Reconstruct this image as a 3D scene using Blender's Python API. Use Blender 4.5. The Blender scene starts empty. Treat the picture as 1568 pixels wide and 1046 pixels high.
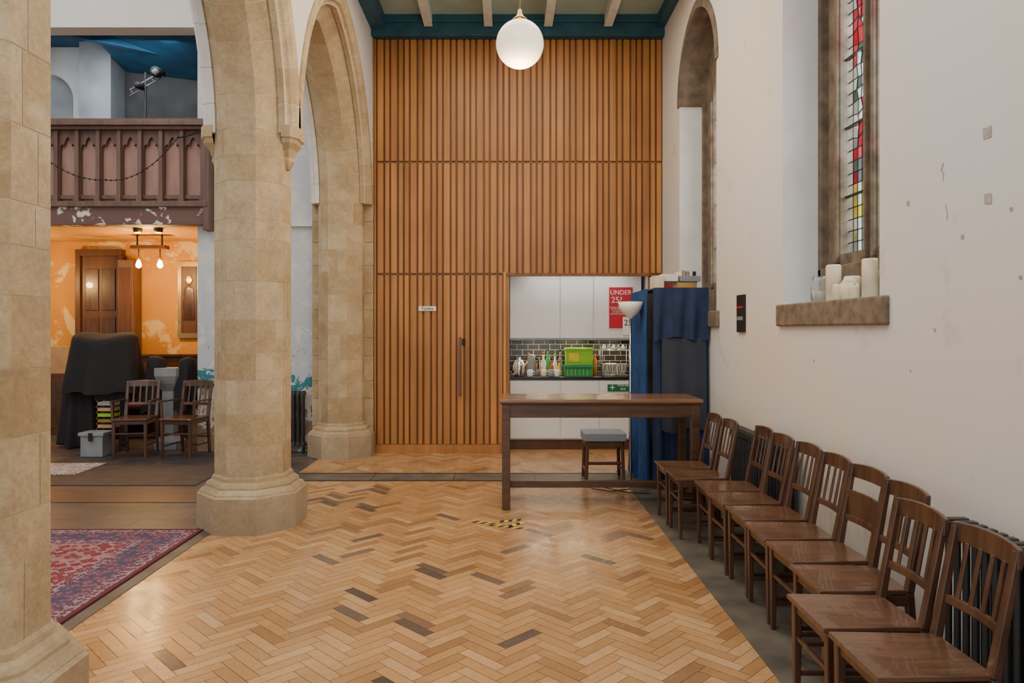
import bpy, bmesh, math, random
from mathutils import Matrix, Vector, Euler
random.seed(7)
S = bpy.context.scene
COL = S.collection

# ------------------------------------------------------------------ materials
def new_mat(name):
    m = bpy.data.materials.new(name); m.use_nodes = True
    nt = m.node_tree; b = nt.nodes['Principled BSDF']
    return m, nt, b
def N(nt, t, **k):
    n = nt.nodes.new(t)
    for a, v in k.items():
        setattr(n, a, v)
    return n
def ramp(nt, stops):
    r = N(nt, 'ShaderNodeValToRGB'); e = r.color_ramp.elements
    while len(e) > 1: e.remove(e[0])
    e[0].position = stops[0][0]; e[0].color = (*stops[0][1], 1)
    for p, c in stops[1:]:
        x = e.new(p); x.color = (*c, 1)
    return r
def mixc(nt, fac, a, b, mode='MIX'):
    m = N(nt, 'ShaderNodeMix', data_type='RGBA', blend_type=mode)
    for s, v in ((0, fac), (6, a), (7, b)):
        if isinstance(v, (int, float)): m.inputs[s].default_value = v
        elif isinstance(v, tuple): m.inputs[s].default_value = (*v, 1)
        else: nt.links.new(v, m.inputs[s])
    return m.outputs[2]
def noise(nt, vec, scale, detail=4, rough=.55, dist=0):
    n = N(nt, 'ShaderNodeTexNoise')
    n.inputs['Scale'].default_value = scale; n.inputs['Detail'].default_value = detail
    n.inputs['Roughness'].default_value = rough; n.inputs['Distortion'].default_value = dist
    if vec is not None: nt.links.new(vec, n.inputs['Vector'])
    return n.outputs['Fac']
def mapped(nt, scale=(1, 1, 1), src='Object', loc=(0, 0, 0)):
    t = N(nt, 'ShaderNodeTexCoord'); m = N(nt, 'ShaderNodeMapping')
    m.inputs['Scale'].default_value = scale; m.inputs['Location'].default_value = loc
    nt.links.new(t.outputs[src], m.inputs['Vector'])
    return m.outputs[0]
def bump(nt, b, h, strength=.2, dist=.01):
    n = N(nt, 'ShaderNodeBump'); n.inputs['Strength'].default_value = strength
    n.inputs['Distance'].default_value = dist
    nt.links.new(h, n.inputs['Height']); nt.links.new(n.outputs[0], b.inputs['Normal'])
def ramp_out(nt, f, a, b, p0=.3, p1=.7):
    r = ramp(nt, [(p0, a), (p1, b)]); nt.links.new(f, r.inputs[0]); return r.outputs[0]

def plain(name, c, rough=.5, metal=0, var=.12, scale=8, bmp=.05, em=None, ems=0, coat=0):
    m, nt, b = new_mat(name)
    v = mapped(nt)
    f = noise(nt, v, scale)
    d = tuple(x * (1 - var) for x in c); l = tuple(min(1, x * (1 + var)) for x in c)
    r = ramp(nt, [(.3, d), (.7, l)]); nt.links.new(f, r.inputs[0])
    nt.links.new(r.outputs[0], b.inputs['Base Color'])
    b.inputs['Roughness'].default_value = rough; b.inputs['Metallic'].default_value = metal
    b.inputs['Coat Weight'].default_value = coat
    if bmp: bump(nt, b, f, bmp)
    if em:
        b.inputs['Emission Color'].default_value = (*em, 1); b.inputs['Emission Strength'].default_value = ems
    return m
def wood(name, c1, c2, stretch=(1, 1, .06), scale=22, rough=.35, coat=0, attr=False):
    m, nt, b = new_mat(name)
    v = mapped(nt, stretch)
    f = noise(nt, v, scale, 6, .6, .3)
    r = ramp(nt, [(.3, c1), (.72, c2)]); nt.links.new(f, r.inputs[0])
    big = noise(nt, mapped(nt), 1.3, 2)
    out = mixc(nt, .5, r.outputs[0], ramp_out(nt, big, (.75, .75, .75), (1.2, 1.2, 1.2)), 'MULTIPLY')
    if attr:
        a = N(nt, 'ShaderNodeAttribute', attribute_name='Col')
        out = mixc(nt, 1.0, out, a.outputs['Color'], 'MULTIPLY')
    nt.links.new(out, b.inputs['Base Color'])
    b.inputs['Roughness'].default_value = rough; b.inputs['Coat Weight'].default_value = coat
    bump(nt, b, f, .08, .005)
    return m

def stone(name, dark, mid, light):
    m, nt, b = new_mat(name)
    a = N(nt, 'ShaderNodeAttribute', attribute_name='Col')
    v = mapped(nt)
    f = noise(nt, v, 2.0, 6, .65, .3); g = noise(nt, v, 38, 5, .75); k = noise(nt, mapped(nt, (1, 1, 1), loc=(7, 3, 2)), 5.5, 7, .7, .4)
    r = ramp(nt, [(0, dark), (.5, mid), (1, light)]); nt.links.new(a.outputs['Fac'], r.inputs[0])
    o = mixc(nt, .9, r.outputs[0], ramp_out(nt, f, (.80, .74, .64), (1.12, 1.13, 1.13)), 'MULTIPLY')
    o = mixc(nt, .9, o, ramp_out(nt, k, (.74, .72, .69), (1.12, 1.12, 1.10)), 'MULTIPLY')
    o = mixc(nt, .7, o, ramp_out(nt, g, (.72, .70, .67), (1.17, 1.17, 1.17)), 'MULTIPLY')
    o = mixc(nt, ramp_out(nt, k, (0, 0, 0), (.4, .4, .4), .62, .74), o, (.62, .57, .47))
    sep = N(nt, 'ShaderNodeSeparateXYZ'); nt.links.new(v, sep.inputs[0])
    mr = N(nt, 'ShaderNodeMapRange'); mr.inputs['From Min'].default_value = 0; mr.inputs['From Max'].default_value = .6
    mr.inputs['To Min'].default_value = 1.05; mr.inputs['To Max'].default_value = 0
    nt.links.new(sep.outputs['Z'], mr.inputs['Value'])
    mm = N(nt, 'ShaderNodeMath', operation='MULTIPLY'); nt.links.new(mr.outputs[0], mm.inputs[0]); nt.links.new(f, mm.inputs[1])
    o = mixc(nt, mm.outputs[0], o, (.21, .18, .14))
    nt.links.new(o, b.inputs['Base Color']); b.inputs['Roughness'].default_value = .88
    s = N(nt, 'ShaderNodeMath', operation='ADD'); nt.links.new(g, s.inputs[0]); nt.links.new(k, s.inputs[1])
    bump(nt, b, s.outputs[0], .5, .008)
    return m
M_stone = stone('sandstone', (.46, .335, .185), (.555, .43, .262), (.63, .515, .35))
M_mortar = plain('mortar', (.64, .55, .40), .95)
M_limed = plain('limewashed_stone', (.72, .70, .66), .85, var=.12, scale=5, bmp=.3)
M_sill = plain('brown_stone', (.19, .145, .10), .85, var=.35, scale=14, bmp=.3)
M_archstone = plain('window_stone', (.165, .125, .09), .85, var=.4, scale=9, bmp=.4)

def plaster(name, c, warm, patch, pamt=.60):
    m, nt, b = new_mat(name)
    v = mapped(nt)
    f = noise(nt, v, .55, 3, .5); g = noise(nt, v, 1.6, 8, .65, .4); h = noise(nt, v, 30, 3)
    k = noise(nt, mapped(nt, loc=(3, 9, 1)), 9, 5, .6, .2)
    o = mixc(nt, ramp_out(nt, f, (0, 0, 0), (1, 1, 1), .38, .65), c, warm)
    o = mixc(nt, ramp_out(nt, g, (0, 0, 0), (1, 1, 1), pamt, pamt + .04), o, patch)
    o = mixc(nt, ramp_out(nt, k, (0, 0, 0), (.7, .7, .7), .735, .75), o, (.45, .36, .28))
    nt.links.new(o, b.inputs['Base Color']); b.inputs['Roughness'].default_value = .8
    bump(nt, b, mixc(nt, .5, h, g), .14, .008)
    return m
M_wall = plaster('white_plaster', (.70, .715, .745), (.76, .695, .615), (.66, .635, .61), .60)
M_wallL = plaster('old_white_plaster', (.74, .75, .76), (.72, .69, .63), (.62, .55, .45), .62)
M_reveal = plain('reveal_paint', (.74, .78, .80), .7, var=.08, scale=3)
M_orange = plaster('ochre_limewash', (.70, .36, .05), (.54, .22, .02), (.78, .58, .26), .53)

def peel():
    m, nt, b = new_mat('peeling_paint_wall')
    v = mapped(nt)
    g = noise(nt, v, 2.4, 9, .7, .8); g2 = noise(nt, mapped(nt, loc=(5, 2, 8)), 5, 8, .7, .5)
    sep = N(nt, 'ShaderNodeSeparateXYZ'); nt.links.new(v, sep.inputs[0])
    ma = N(nt, 'ShaderNodeMath', operation='MULTIPLY_ADD'); nt.links.new(g, ma.inputs[0])
    ma.inputs[1].default_value = 2.2; nt.links.new(sep.outputs['Z'], ma.inputs[2])
    r = ramp(nt, [(0, (.30, .19, .11)), (.42, (.34, .23, .15)), (.44, (.62, .58, .54)), (.50, (.48, .40, .33)), (.52, (.02, .17, .22)), (.585, (.03, .22, .28)), (.60, (.50, .55, .59)), (.95, (.58, .62, .65))])
    mr = N(nt, 'ShaderNodeMapRange'); mr.inputs['From Min'].default_value = 0.; mr.inputs['From Max'].default_value = 3.6
    nt.links.new(ma.outputs[0], mr.inputs['Value']); nt.links.new(mr.outputs[0], r.inputs[0])
    o = mixc(nt, ramp_out(nt, g2, (0, 0, 0), (1, 1, 1), .54, .56), r.outputs[0], (.68, .68, .66))
    nt.links.new(o, b.inputs['Base Color']); b.inputs['Roughness'].default_value = .75
    bump(nt, b, g2, .4, .02)
    return m
M_peel = peel()

def parquet():
    m, nt, b = new_mat('parquet_block')
    a = N(nt, 'ShaderNodeAttribute', attribute_name='Col')
    v = mapped(nt, (1.2, 14, 1), 'UV')
    f = noise(nt, v, 5, 6, .65, .4)
    r = ramp(nt, [(0, (.08, .065, .055)), (.05, (.16, .125, .095)), (.08, (.29, .16, .075)), (.35, (.43, .235, .095)), (.65, (.54, .315, .14)), (1, (.63, .41, .215))])
    nt.links.new(a.outputs['Fac'], r.inputs[0])
    o = mixc(nt, .9, r.outputs[0], ramp_out(nt, f, (.70, .66, .60), (1.16, 1.13, 1.1)), 'MULTIPLY')
    w = noise(nt, mapped(nt), 1.1, 5, .65, .3); w2 = noise(nt, mapped(nt, loc=(4, 4, 0)), 3.2, 6, .7, .5)
    o = mixc(nt, .9, o, ramp_out(nt, w, (.80, .75, .70), (1.12, 1.14, 1.22)), 'MULTIPLY')
    o = mixc(nt, ramp_out(nt, w2, (0, 0, 0), (.45, .45, .45), .60, .72), o, (.20, .145, .105))
    nt.links.new(o, b.inputs['Base Color'])
    nt.links.new(ramp_out(nt, w2, (.17,) * 3, (.40,) * 3), b.inputs['Roughness'])
    b.inputs['Coat Weight'].default_value = .18; b.inputs['Coat Roughness'].default_value = .14
    bump(nt, b, f, .06, .003)
    return m
M_parq = parquet()
M_slat = wood('slat_oak', (.33, .13, .030), (.51, .225, .06), (1, 1, .05), 16, .42, attr=True)
M_board = wood('slat_backing', (.18, .065, .015), (.27, .105, .028), (1, 1, .05), 16, .5)
M_chair = wood('dark_beech', (.040, .018, .010), (.118, .053, .029), (1, 1, .15), 26, .30, .25)
M_seat = wood('seat_wood', (.070, .032, .018), (.175, .085, .048), (.2, 1, 1), 20, .27, .3)
M_table = wood('table_oak', (.055, .026, .014), (.13, .062, .03), (.12, 1, 1), 22, .33)
M_tabtop = wood('table_top_oak', (.14, .065, .03), (.29, .15, .07), (.08, 1, 1), 20, .25, .35)
M_brownpaint = wood('gallery_oak', (.10, .055, .042), (.19, .105, .08), (1, 1, .15), 12, .5)
M_panel = wood('gallery_panel', (.28, .155, .12), (.40, .235, .185), (1, 1, .2), 8, .55)
M_door = wood('dark_door', (.07, .028, .012), (.13, .05, .02), (1, 1, .1), 12, .4)
M_iron = plain('radiator_iron', (.045, .045, .048), .45, .2, scale=30)
M_black = plain('black_cloth', (.012, .012, .014), .85, bmp=.1)
M_blue = plain('blue_cloth', (.012, .06, .20), .75, var=.3, scale=5, bmp=.1)
M_blued = plain('dark_blue_cloth', (.012, .028, .085), .8, var=.3, scale=5, bmp=.1)
M_navy = plain('grey_navy_cloth', (.035, .042, .065), .85, bmp=.1)
M_teal = plain('teal_beam_paint', (.014, .078, .118), .5, var=.25)
M_ceil = plain('green_ceiling_paint', (.34, .45, .40), .8, var=.15, scale=2)
M_joist = plain('joist_cream', (.62, .66, .57), .7)
M_bluec = plain('blue_ceiling', (.015, .11, .24), .7, var=.3, scale=3)
M_bgrey = plain('bluegrey_plaster', (.38, .43, .47), .8, var=.22, scale=2)
M_dgrey = plain('dark_plaster', (.085, .085, .09), .85, var=.3, scale=2)
M_white = plain('white_laminate', (.80, .80, .79), .3, var=.02)
M_blackgloss = plain('black_worktop', (.02, .02, .022), .2)
M_chrome = plain('chrome', (.7, .7, .7), .18, 1, var=.03)
M_grey = plain('grey_fabric', (.24, .28, .33), .9, scale=60, bmp=.2)
M_greyp = plain('grey_plastic', (.25, .27, .29), .45)
M_red = plain('poster_red', (.50, .010, .03), .5, var=.03)
M_paper = plain('paper_white', (.80, .80, .78), .6, var=.02)
M_green = plain('sign_green', (.0, .15, .06), .5, var=.03)
M_lime = plain('lime_plastic', (.26, .50, .02), .4)
M_grn = plain('green_crate_plastic', (.02, .24, .08), .4)
M_ink = plain('ink_black', (.01, .01, .01), .6)
M_yellow = plain('tape_yellow', (.70, .50, .03), .5)
M_wax = plain('candle_wax', (.76, .66, .50), .5)
M_card = plain('cardboard', (.42, .28, .15), .8)
M_brass = plain('brass', (.55, .36, .12), .3, 1)
M_bulb = plain('bulb', (1, .8, .5), .3, em=(1, .62, .25), ems=25)
M_globe = plain('opal_glass', (.95, .9, .8), .25, em=(1, .80, .50), ems=1.0, var=.01, bmp=0)
M_opal = plain('opal_bowl', (.9, .88, .82), .3, var=.02)
M_amber = plain('amber_liquid', (.35, .12, .02), .15)
M_pgrey = plain('plaster_patch', (.42, .38, .36), .9, var=.3, scale=30)
def glassmat():
    m, nt, b = new_mat('clear_jar_glass')
    b.inputs['Transmission Weight'].default_value = .9; b.inputs['Roughness'].default_value = .08
    b.inputs['Base Color'].default_value = (.9, .93, .93, 1); return m
M_jar = glassmat()
def stained():
    m, nt, b = new_mat('stained_glass')
    a = N(nt, 'ShaderNodeAttribute', attribute_name='Col')
    t = N(nt, 'ShaderNodeBsdfTransparent'); d = N(nt, 'ShaderNodeBsdfGlossy'); mx = N(nt, 'ShaderNodeMixShader')
    f = noise(nt, mapped(nt), 25, 3)
    o = mixc(nt, .5, a.outputs['Color'], ramp_out(nt, f, (.6, .6, .6), (1, 1, 1)), 'MULTIPLY')
    nt.links.new(o, t.inputs[0]); d.inputs['Roughness'].default_value = .15
    mx.inputs[0].default_value = .06
    nt.links.new(t.outputs[0], mx.inputs[1]); nt.links.new(d.outputs[0], mx.inputs[2])
    nt.links.new(mx.outputs[0], nt.nodes['Material Output'].inputs[0]); return m
M_glass = stained()
def slabmat():
    m, nt, b = new_mat('stone_flags')
    v = mapped(nt)
    br = N(nt, 'ShaderNodeTexBrick'); nt.links.new(v, br.inputs['Vector'])
    br.inputs['Scale'].default_value = 1; br.inputs['Brick Width'].default_value = .75; br.inputs['Row Height'].default_value = .42
    br.inputs['Mortar Size'].default_value = .008; br.inputs['Color1'].default_value = (.105, .08, .065, 1)
    br.inputs['Color2'].default_value = (.065, .068, .075, 1); br.inputs['Mortar'].default_value = (.035, .032, .03, 1)
    f = noise(nt, v, 3, 6, .6)
    o = mixc(nt, .8, br.outputs['Color'], ramp_out(nt, f, (.6, .58, .55), (1.5, 1.4, 1.35)), 'MULTIPLY')
    nt.links.new(o, b.inputs['Base Color']); b.inputs['Roughness'].default_value = .40
    bump(nt, b, f, .15, .005); return m
M_flag = slabmat()
M_slate = plain('slate_strip', (.105, .092, .075), .5, var=.4, scale=4, bmp=.15)
M_grate = plain('floor_grate', (.05, .047, .042), .5, .3, var=.3, scale=20)
def tile():
    m, nt, b = new_mat('black_tiles')
    br = N(nt, 'ShaderNodeTexBrick')
    tc = N(nt, 'ShaderNodeTexCoord'); sp = N(nt, 'ShaderNodeSeparateXYZ'); cb = N(nt, 'ShaderNodeCombineXYZ')
    nt.links.new(tc.outputs['Object'], sp.inputs[0]); nt.links.new(sp.outputs[0], cb.inputs[0]); nt.links.new(sp.outputs[2], cb.inputs[1])
    nt.links.new(cb.outputs[0], br.inputs['Vector'])
    br.inputs['Scale'].default_value = 1; br.inputs['Brick Width'].default_value = .15; br.inputs['Row Height'].default_value = .075
    br.inputs['Mortar Size'].default_value = .0028; br.inputs['Color1'].default_value = (.015, .015, .015, 1)
    br.inputs['Color2'].default_value = (.025, .025, .025, 1); br.inputs['Mortar'].default_value = (.35, .33, .3, 1)
    nt.links.new(br.outputs['Color'], b.inputs['Base Color']); b.inputs['Roughness'].default_value = .15
    return m
M_tile = tile()
def motif(name, base, m1, m2, sc):
    m, nt, b = new_mat(name)
    v = mapped(nt, (1, 1, 1))
    vo = N(nt, 'ShaderNodeTexVoronoi', feature='F1', distance='MANHATTAN'); vo.inputs['Scale'].default_value = sc
    vo.inputs['Randomness'].default_value = .6
    nt.links.new(v, vo.inputs['Vector'])
    o = ramp(nt, [(.0, m2), (.14, m2), (.18, m1), (.28, m1), (.32, base), (.50, base), (.54, m1), (.64, m1), (.68, m2)])
    nt.links.new(vo.outputs['Distance'], o.inputs[0])
    g = noise(nt, v, 22, 5, .7)
    c = mixc(nt, .8, o.outputs[0], ramp_out(nt, g, (.5, .5, .55), (1.4, 1.35, 1.35)), 'MULTIPLY')
    nt.links.new(c, b.inputs['Base Color']); b.inputs['Roughness'].default_value = .95
    h = noise(nt, v, 150, 2); bump(nt, b, h, .3, .004); return m
M_rugred = motif('rug_red_field', (.32, .022, .03), (.12, .03, .05), (.34, .17, .15), 12)
M_rugnavy = motif('rug_navy_band', (.055, .04, .07), (.26, .03, .04), (.27, .21, .22), 24)
M_ruglav = motif('rug_lilac_band', (.19, .125, .15), (.26, .03, .045), (.06, .06, .115), 16)
M_rugdark = plain('rug_edge', (.12, .018, .028), .95, scale=40)
M_rugpale = motif('pale_rug_pattern', (.36, .31, .27), (.28, .17, .14), (.44, .4, .36), 8)
M_carpet = plain('charcoal_carpet', (.042, .034, .036), .6, scale=6, var=.4)
def beam_peel():
    m, nt, b = new_mat('peeling_beam')
    v = mapped(nt)
    g = noise(nt, v, 5.5, 8, .6, .3)
    o = mixc(nt, ramp_out(nt, g, (0, 0, 0), (1, 1, 1), .565, .58), (.14, .075, .06), (.7, .66, .62))
    nt.links.new(o, b.inputs['Base Color']); b.inputs['Roughness'].default_value = .6; return m
M_beam = beam_peel()

# ------------------------------------------------------------------ mesh builder
class MB:
    def __init__(s):
        s.v = []; s.f = []; s.mi = []; s.sm = []; s.c = []; s.mats = []; s.M = Matrix(); s.uv = {}
    def add(s, vs, fs, mat, smooth=False, col=.5, uvs=None):
        o = len(s.v)
        s.v += [tuple(s.M @ Vector(p)) for p in vs]
        if mat not in s.mats: s.mats.append(mat)
        k = s.mats.index(mat)
        for i, f in enumerate(fs):
            if uvs: s.uv[len(s.f)] = uvs[i]
            s.f.append([a + o for a in f]); s.mi.append(k); s.sm.append(smooth)
            s.c.append(col if not isinstance(col, list) else col[i])
    def box(s, x0, x1, y0, y1, z0, z1, mat, col=.5):
        v = [(x0, y0, z0), (x1, y0, z0), (x1, y1, z0), (x0, y1, z0), (x0, y0, z1), (x1, y0, z1), (x1, y1, z1), (x0, y1, z1)]
        s.add(v, [(0, 3, 2, 1), (4, 5, 6, 7), (0, 1, 5, 4), (1, 2, 6, 5), (2, 3, 7, 6), (3, 0, 4, 7)], mat, False, col)
    def bar(s, p, q, w, d, mat, up=(0, 0, 1), w2=None, d2=None):
        p = Vector(p); q = Vector(q); t = (q - p).normalized(); u = Vector(up)
        if abs(t.dot(u)) > .98: u = Vector((0, 1, 0))
        a = t.cross(u).normalized(); b = a.cross(t).normalized()
        w2 = w if w2 is None else w2; d2 = d if d2 is None else d2
        v = []
        for c, ww, dd in ((p, w, d), (q, w2, d2)):
            for i, j in ((-1, -1), (1, -1), (1, 1), (-1, 1)):
                v.append(c + a * i * ww / 2 + b * j * dd / 2)
        s.add(v, [(0, 3, 2, 1), (4, 5, 6, 7), (0, 1, 5, 4), (1, 2, 6, 5), (2, 3, 7, 6), (3, 0, 4, 7)], mat)
    def tube(s, pts, r, mat, n=8, cap=True):
        pts = [Vector(p) for p in pts]; v = []; f = []
        rs = r if isinstance(r, list) else [r] * len(pts)
        for i, p in enumerate(pts):
            t = (pts[min(i + 1, len(pts) - 1)] - pts[max(i - 1, 0)]).normalized()
            u = Vector((0, 0, 1)) if abs(t.z) < .9 else Vector((1, 0, 0))
            a = t.cross(u).normalized(); b = a.cross(t)
            for k in range(n):
                g = 2 * math.pi * k / n
                v.append(p + (a * math.cos(g) + b * math.sin(g)) * rs[i])
        for i in range(len(pts) - 1):
            for k in range(n):
                f.append((i * n + k, i * n + (k + 1) % n, (i + 1) * n + (k + 1) % n, (i + 1) * n + k))
        if cap:
            f.append(tuple(range(n))[::-1]); f.append(tuple((len(pts) - 1) * n + k for k in range(n)))
        s.add(v, f, mat, True)
    def lathe(s, c, prof, mat, n=20, smooth=True, sx=1, sy=1):
        v = []; f = []
        for r, z in prof:
            for k in range(n):
                g = 2 * math.pi * k / n
                v.append((c[0] + r * sx * math.cos(g), c[1] + r * sy * math.sin(g), c[2] + z))
        L = len(prof)
        for i in range(L - 1):
            for k in range(n):
                f.append((i * n + k, i * n + (k + 1) % n, (i + 1) * n + (k + 1) % n, (i + 1) * n + k))
        f.append(tuple(range(n))[::-1]); f.append(tuple((L - 1) * n + k for k in range(n)))
        s.add(v, f, mat, smooth)
    def build(s, name, bevel=0, parent=None, loc=None, rot=None):
        me = bpy.data.meshes.new(name); me.from_pydata(s.v, [], s.f)
        for m in s.mats: me.materials.append(m)
        me.polygons.foreach_set('material_index', s.mi); me.polygons.foreach_set('use_smooth', s.sm)
        ca = me.color_attributes.new('Col', 'FLOAT_COLOR', 'CORNER')
        uvl = me.uv_layers.new(name='UVMap') if s.uv else None
        for p in me.polygons:
            c = s.c[p.index]; c = (c, c, c) if isinstance(c, (int, float)) else c
            for j, li in enumerate(p.loop_indices):
                ca.data[li].color = (*c, 1)
                if uvl and p.index in s.uv: uvl.data[li].uv = s.uv[p.index][j]
        me.update()
        o = bpy.data.objects.new(name, me); COL.objects.link(o)
        if bevel:
            b = o.modifiers.new('bevel', 'BEVEL'); b.width = bevel; b.segments = 2; b.limit_method = 'ANGLE'; b.angle_limit = math.radians(40)
        if parent: o.parent = parent
        if loc: o.location = loc
        if rot: o.rotation_euler = rot
        return o
def empty(name, loc=(0, 0, 0)):
    e = bpy.data.objects.new(name, None); e.location = loc; e.empty_display_size = .1; COL.objects.link(e); return e
def simple(name, fn, bevel=0, **k):
    b = MB(); fn(b); return b.build(name, bevel, **k)
def boxobj(name, x0, x1, y0, y1, z0, z1, mat, bevel=0, parent=None):
    b = MB(); b.box(x0, x1, y0, y1, z0, z1, mat); return b.build(name, bevel, parent)
YZ = Matrix(((0, 0, 1, 0), (1, 0, 0, 0), (0, 1, 0, 0), (0, 0, 0, 1)))
XZ = Matrix(((1, 0, 0, 0), (0, 0, -1, 0), (0, 1, 0, 0), (0, 0, 0, 1)))
def plate(name, outer, holes, c, thick, plane, mats, matfn=None, parent=None):
    cu = bpy.data.curves.new(name + '_c', 'CURVE'); cu.dimensions = '2D'; cu.fill_mode = 'BOTH'; cu.extrude = thick / 2
    for pl in [outer] + holes:
        sp = cu.splines.new('POLY'); sp.points.add(len(pl) - 1)
        for i, (a, b) in enumerate(pl): sp.points[i].co = (a, b, 0, 1)
        sp.use_cyclic_u = True
    ob = bpy.data.objects.new(name + '_c', cu); COL.objects.link(ob)
    dg = bpy.context.evaluated_depsgraph_get(); dg.update()
    me = bpy.data.meshes.new_from_object(ob.evaluated_get(dg)); bpy.data.objects.remove(ob)
    T = (Matrix.Translation((c, 0, 0)) if plane is YZ else Matrix.Translation((0, c, 0))) @ plane
    me.transform(T); me.materials.clear()
    for m in mats: me.materials.append(m)
    bm = bmesh.new(); bm.from_mesh(me); bmesh.ops.remove_doubles(bm, verts=bm.verts, dist=1e-5)
    bmesh.ops.recalc_face_normals(bm, faces=bm.faces); bm.to_mesh(me); bm.free()
    for p in me.polygons:
        p.material_index = matfn(p.center, p.normal) if matfn else 0
        p.use_smooth = False
    ca = me.color_attributes.new('Col', 'FLOAT_COLOR', 'CORNER')
    for d in ca.data: d.color = (.5, .5, .5, 1)
    o = bpy.data.objects.new(name, me); COL.objects.link(o)
    if parent: o.parent = parent
    return o
def parch(ya, yb, z0, rise, n=14, d=0.):
    a = (yb - ya) / 2; R = (rise * rise + a * a) / (2 * a); mid = (ya + yb) / 2; out = []
    cx = ya + R; r = R + d; th = math.acos(max(-1, min(1, (mid - cx) / r)))
    for i in range(n + 1):
        t = math.pi - (math.pi - th) * i / n
        out.append((cx + r * math.cos(t), z0 + r * math.sin(t)))
    return out + [(2 * mid - y, z) for y, z in reversed(out[:-1])]

XR = 1.97; YB = 9.07; CE = 5.45; XA = -2.04

# ------------------------------------------------------------------ floors
def herringbone():
    W, n = .065, 4
    b = MB(); c45 = math.cos(math.pi / 4)
    x0, x1, y0, y1 = -2.25, 1.204, -1.5, 9.07
    g = .0012
    cells = []
    for s in range(-260, 260):
        for t in range(-14, 15):
            for kind in (0, 1):
                ox, oy = s + n * t, s - n * t
                r = (ox, oy, ox + n, oy + 1) if kind == 0 else (ox, oy + 1, ox + 1, oy + 1 + n)
                cx, cy = (r[0] + r[2]) / 2 * W, (r[1] + r[3]) / 2 * W
                wx, wy = (cx - cy) * c45, (cx + cy) * c45
                if wx < x0 - .2 or wx > x1 + .2 or wy < y0 - .2 or wy > y1 + .2: continue
                cells.append((kind, r, wx, wy))
    rnd = random.Random(105); rnd.shuffle(cells)
    clusters = [(-.95, 4.95, .16), (-.75, 4.15, .14), (-.42, 4.7, .16), (-.3, 5.6, .12), (-1.2, 4.75, .12), (-.5, 3.75, .09), (0.1, 3.6, .1), (-1.6, 6.6, .22), (-1.3, 6.9, .2), (-1.5, 5.2, .08), (.55, 4.1, .07), (-1.0, 7.0, .12), (-.85, 3.9, .1), (.7, 6.9, .1), (-1.25, 6.3, .12), (.1, 4.3, .1), (-1.55, 4.3, .09), (.15, 5.1, .1), (.9, 5.4, .12)]
    for kind, r, wx, wy in cells:
        p = []
        for (a, e) in ((r[0] * W + g, r[1] * W + g), (r[2] * W - g, r[1] * W + g), (r[2] * W - g, r[3] * W - g), (r[0] * W + g, r[3] * W - g)):
            p.append(((a - e) * c45, (a + e) * c45, 0))
        u, v = rnd.random() * 40, rnd.random() * 40
        uv = [(u, v), (u + 1, v), (u + 1, v + .25), (u, v + .25)] if kind == 0 else [(u, v + .25), (u, v), (u + 1, v), (u + 1, v + .25)]
        cv = max(.16, min(1, rnd.triangular(.15, 1.0, .64)))
        near = any((wx - a) ** 2 + (wy - c) ** 2 < d * d for a, c, d in clusters)
        q = rnd.random()
        if near and q < .45: cv = rnd.uniform(.0, .09)
        elif q < .006: cv = rnd.uniform(0, .05)
        elif q < .04: cv = rnd.uniform(.07, .18)
        b.add(p, [(0, 1, 2, 3)], M_parq, False, cv, [uv])
    o = b.build('floor_parquet')
    bm = bmesh.new(); bm.from_mesh(o.data)
    for co, no in (((x0, 0, 0), (-1, 0, 0)), ((x1, 0, 0), (1, 0, 0)), ((0, y0, 0), (0, -1, 0)), ((0, y1, 0), (0, 1, 0))):
        bmesh.ops.bisect_plane(bm, geom=bm.verts[:] + bm.edges[:] + bm.faces[:], plane_co=co, plane_no=no, clear_outer=True)
    bm.to_mesh(o.data); bm.free()
    return o
herringbone()
boxobj('floor', -8.6, 2.4, -3, 11.4, -.12, -.003, M_flag)
boxobj('floor_parquet_bed', -2.25, 1.204, -1.5, 9.07, -.0028, -.0012, M_door)
boxobj('floor_slate_border', 1.204, XR, -3, 7.9, -.0025, .002, M_slate)
boxobj('floor_kitchen', 1.204, XR, 7.9, 9.07, -.0025, .001, wood('kitchen_floor_wood', (.38, .18, .07), (.55, .3, .12), (.2, 1, 1), 10, .3))
def grate(b):
    b.box(-2.25, 1.204, 7.38, 7.72, .0005, .003, M_slate)
    b.box(-2.25, 1.204, 7.355, 7.385, .0005, .007, M_grate)
    b.box(-2.25, 1.204, 7.72, 7.75, .0005, .007, M_grate)
    for i in range(5): b.box(-2.25 + i * .85, -2.24 + i * .85, 7.385, 7.72, .003, .005, M_grate)
simple('floor_duct_cover', grate)
boxobj('floor_rug_edging', -2.33, -2.25, -1.5, 5.58, -.002, .004, M_slate)

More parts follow.
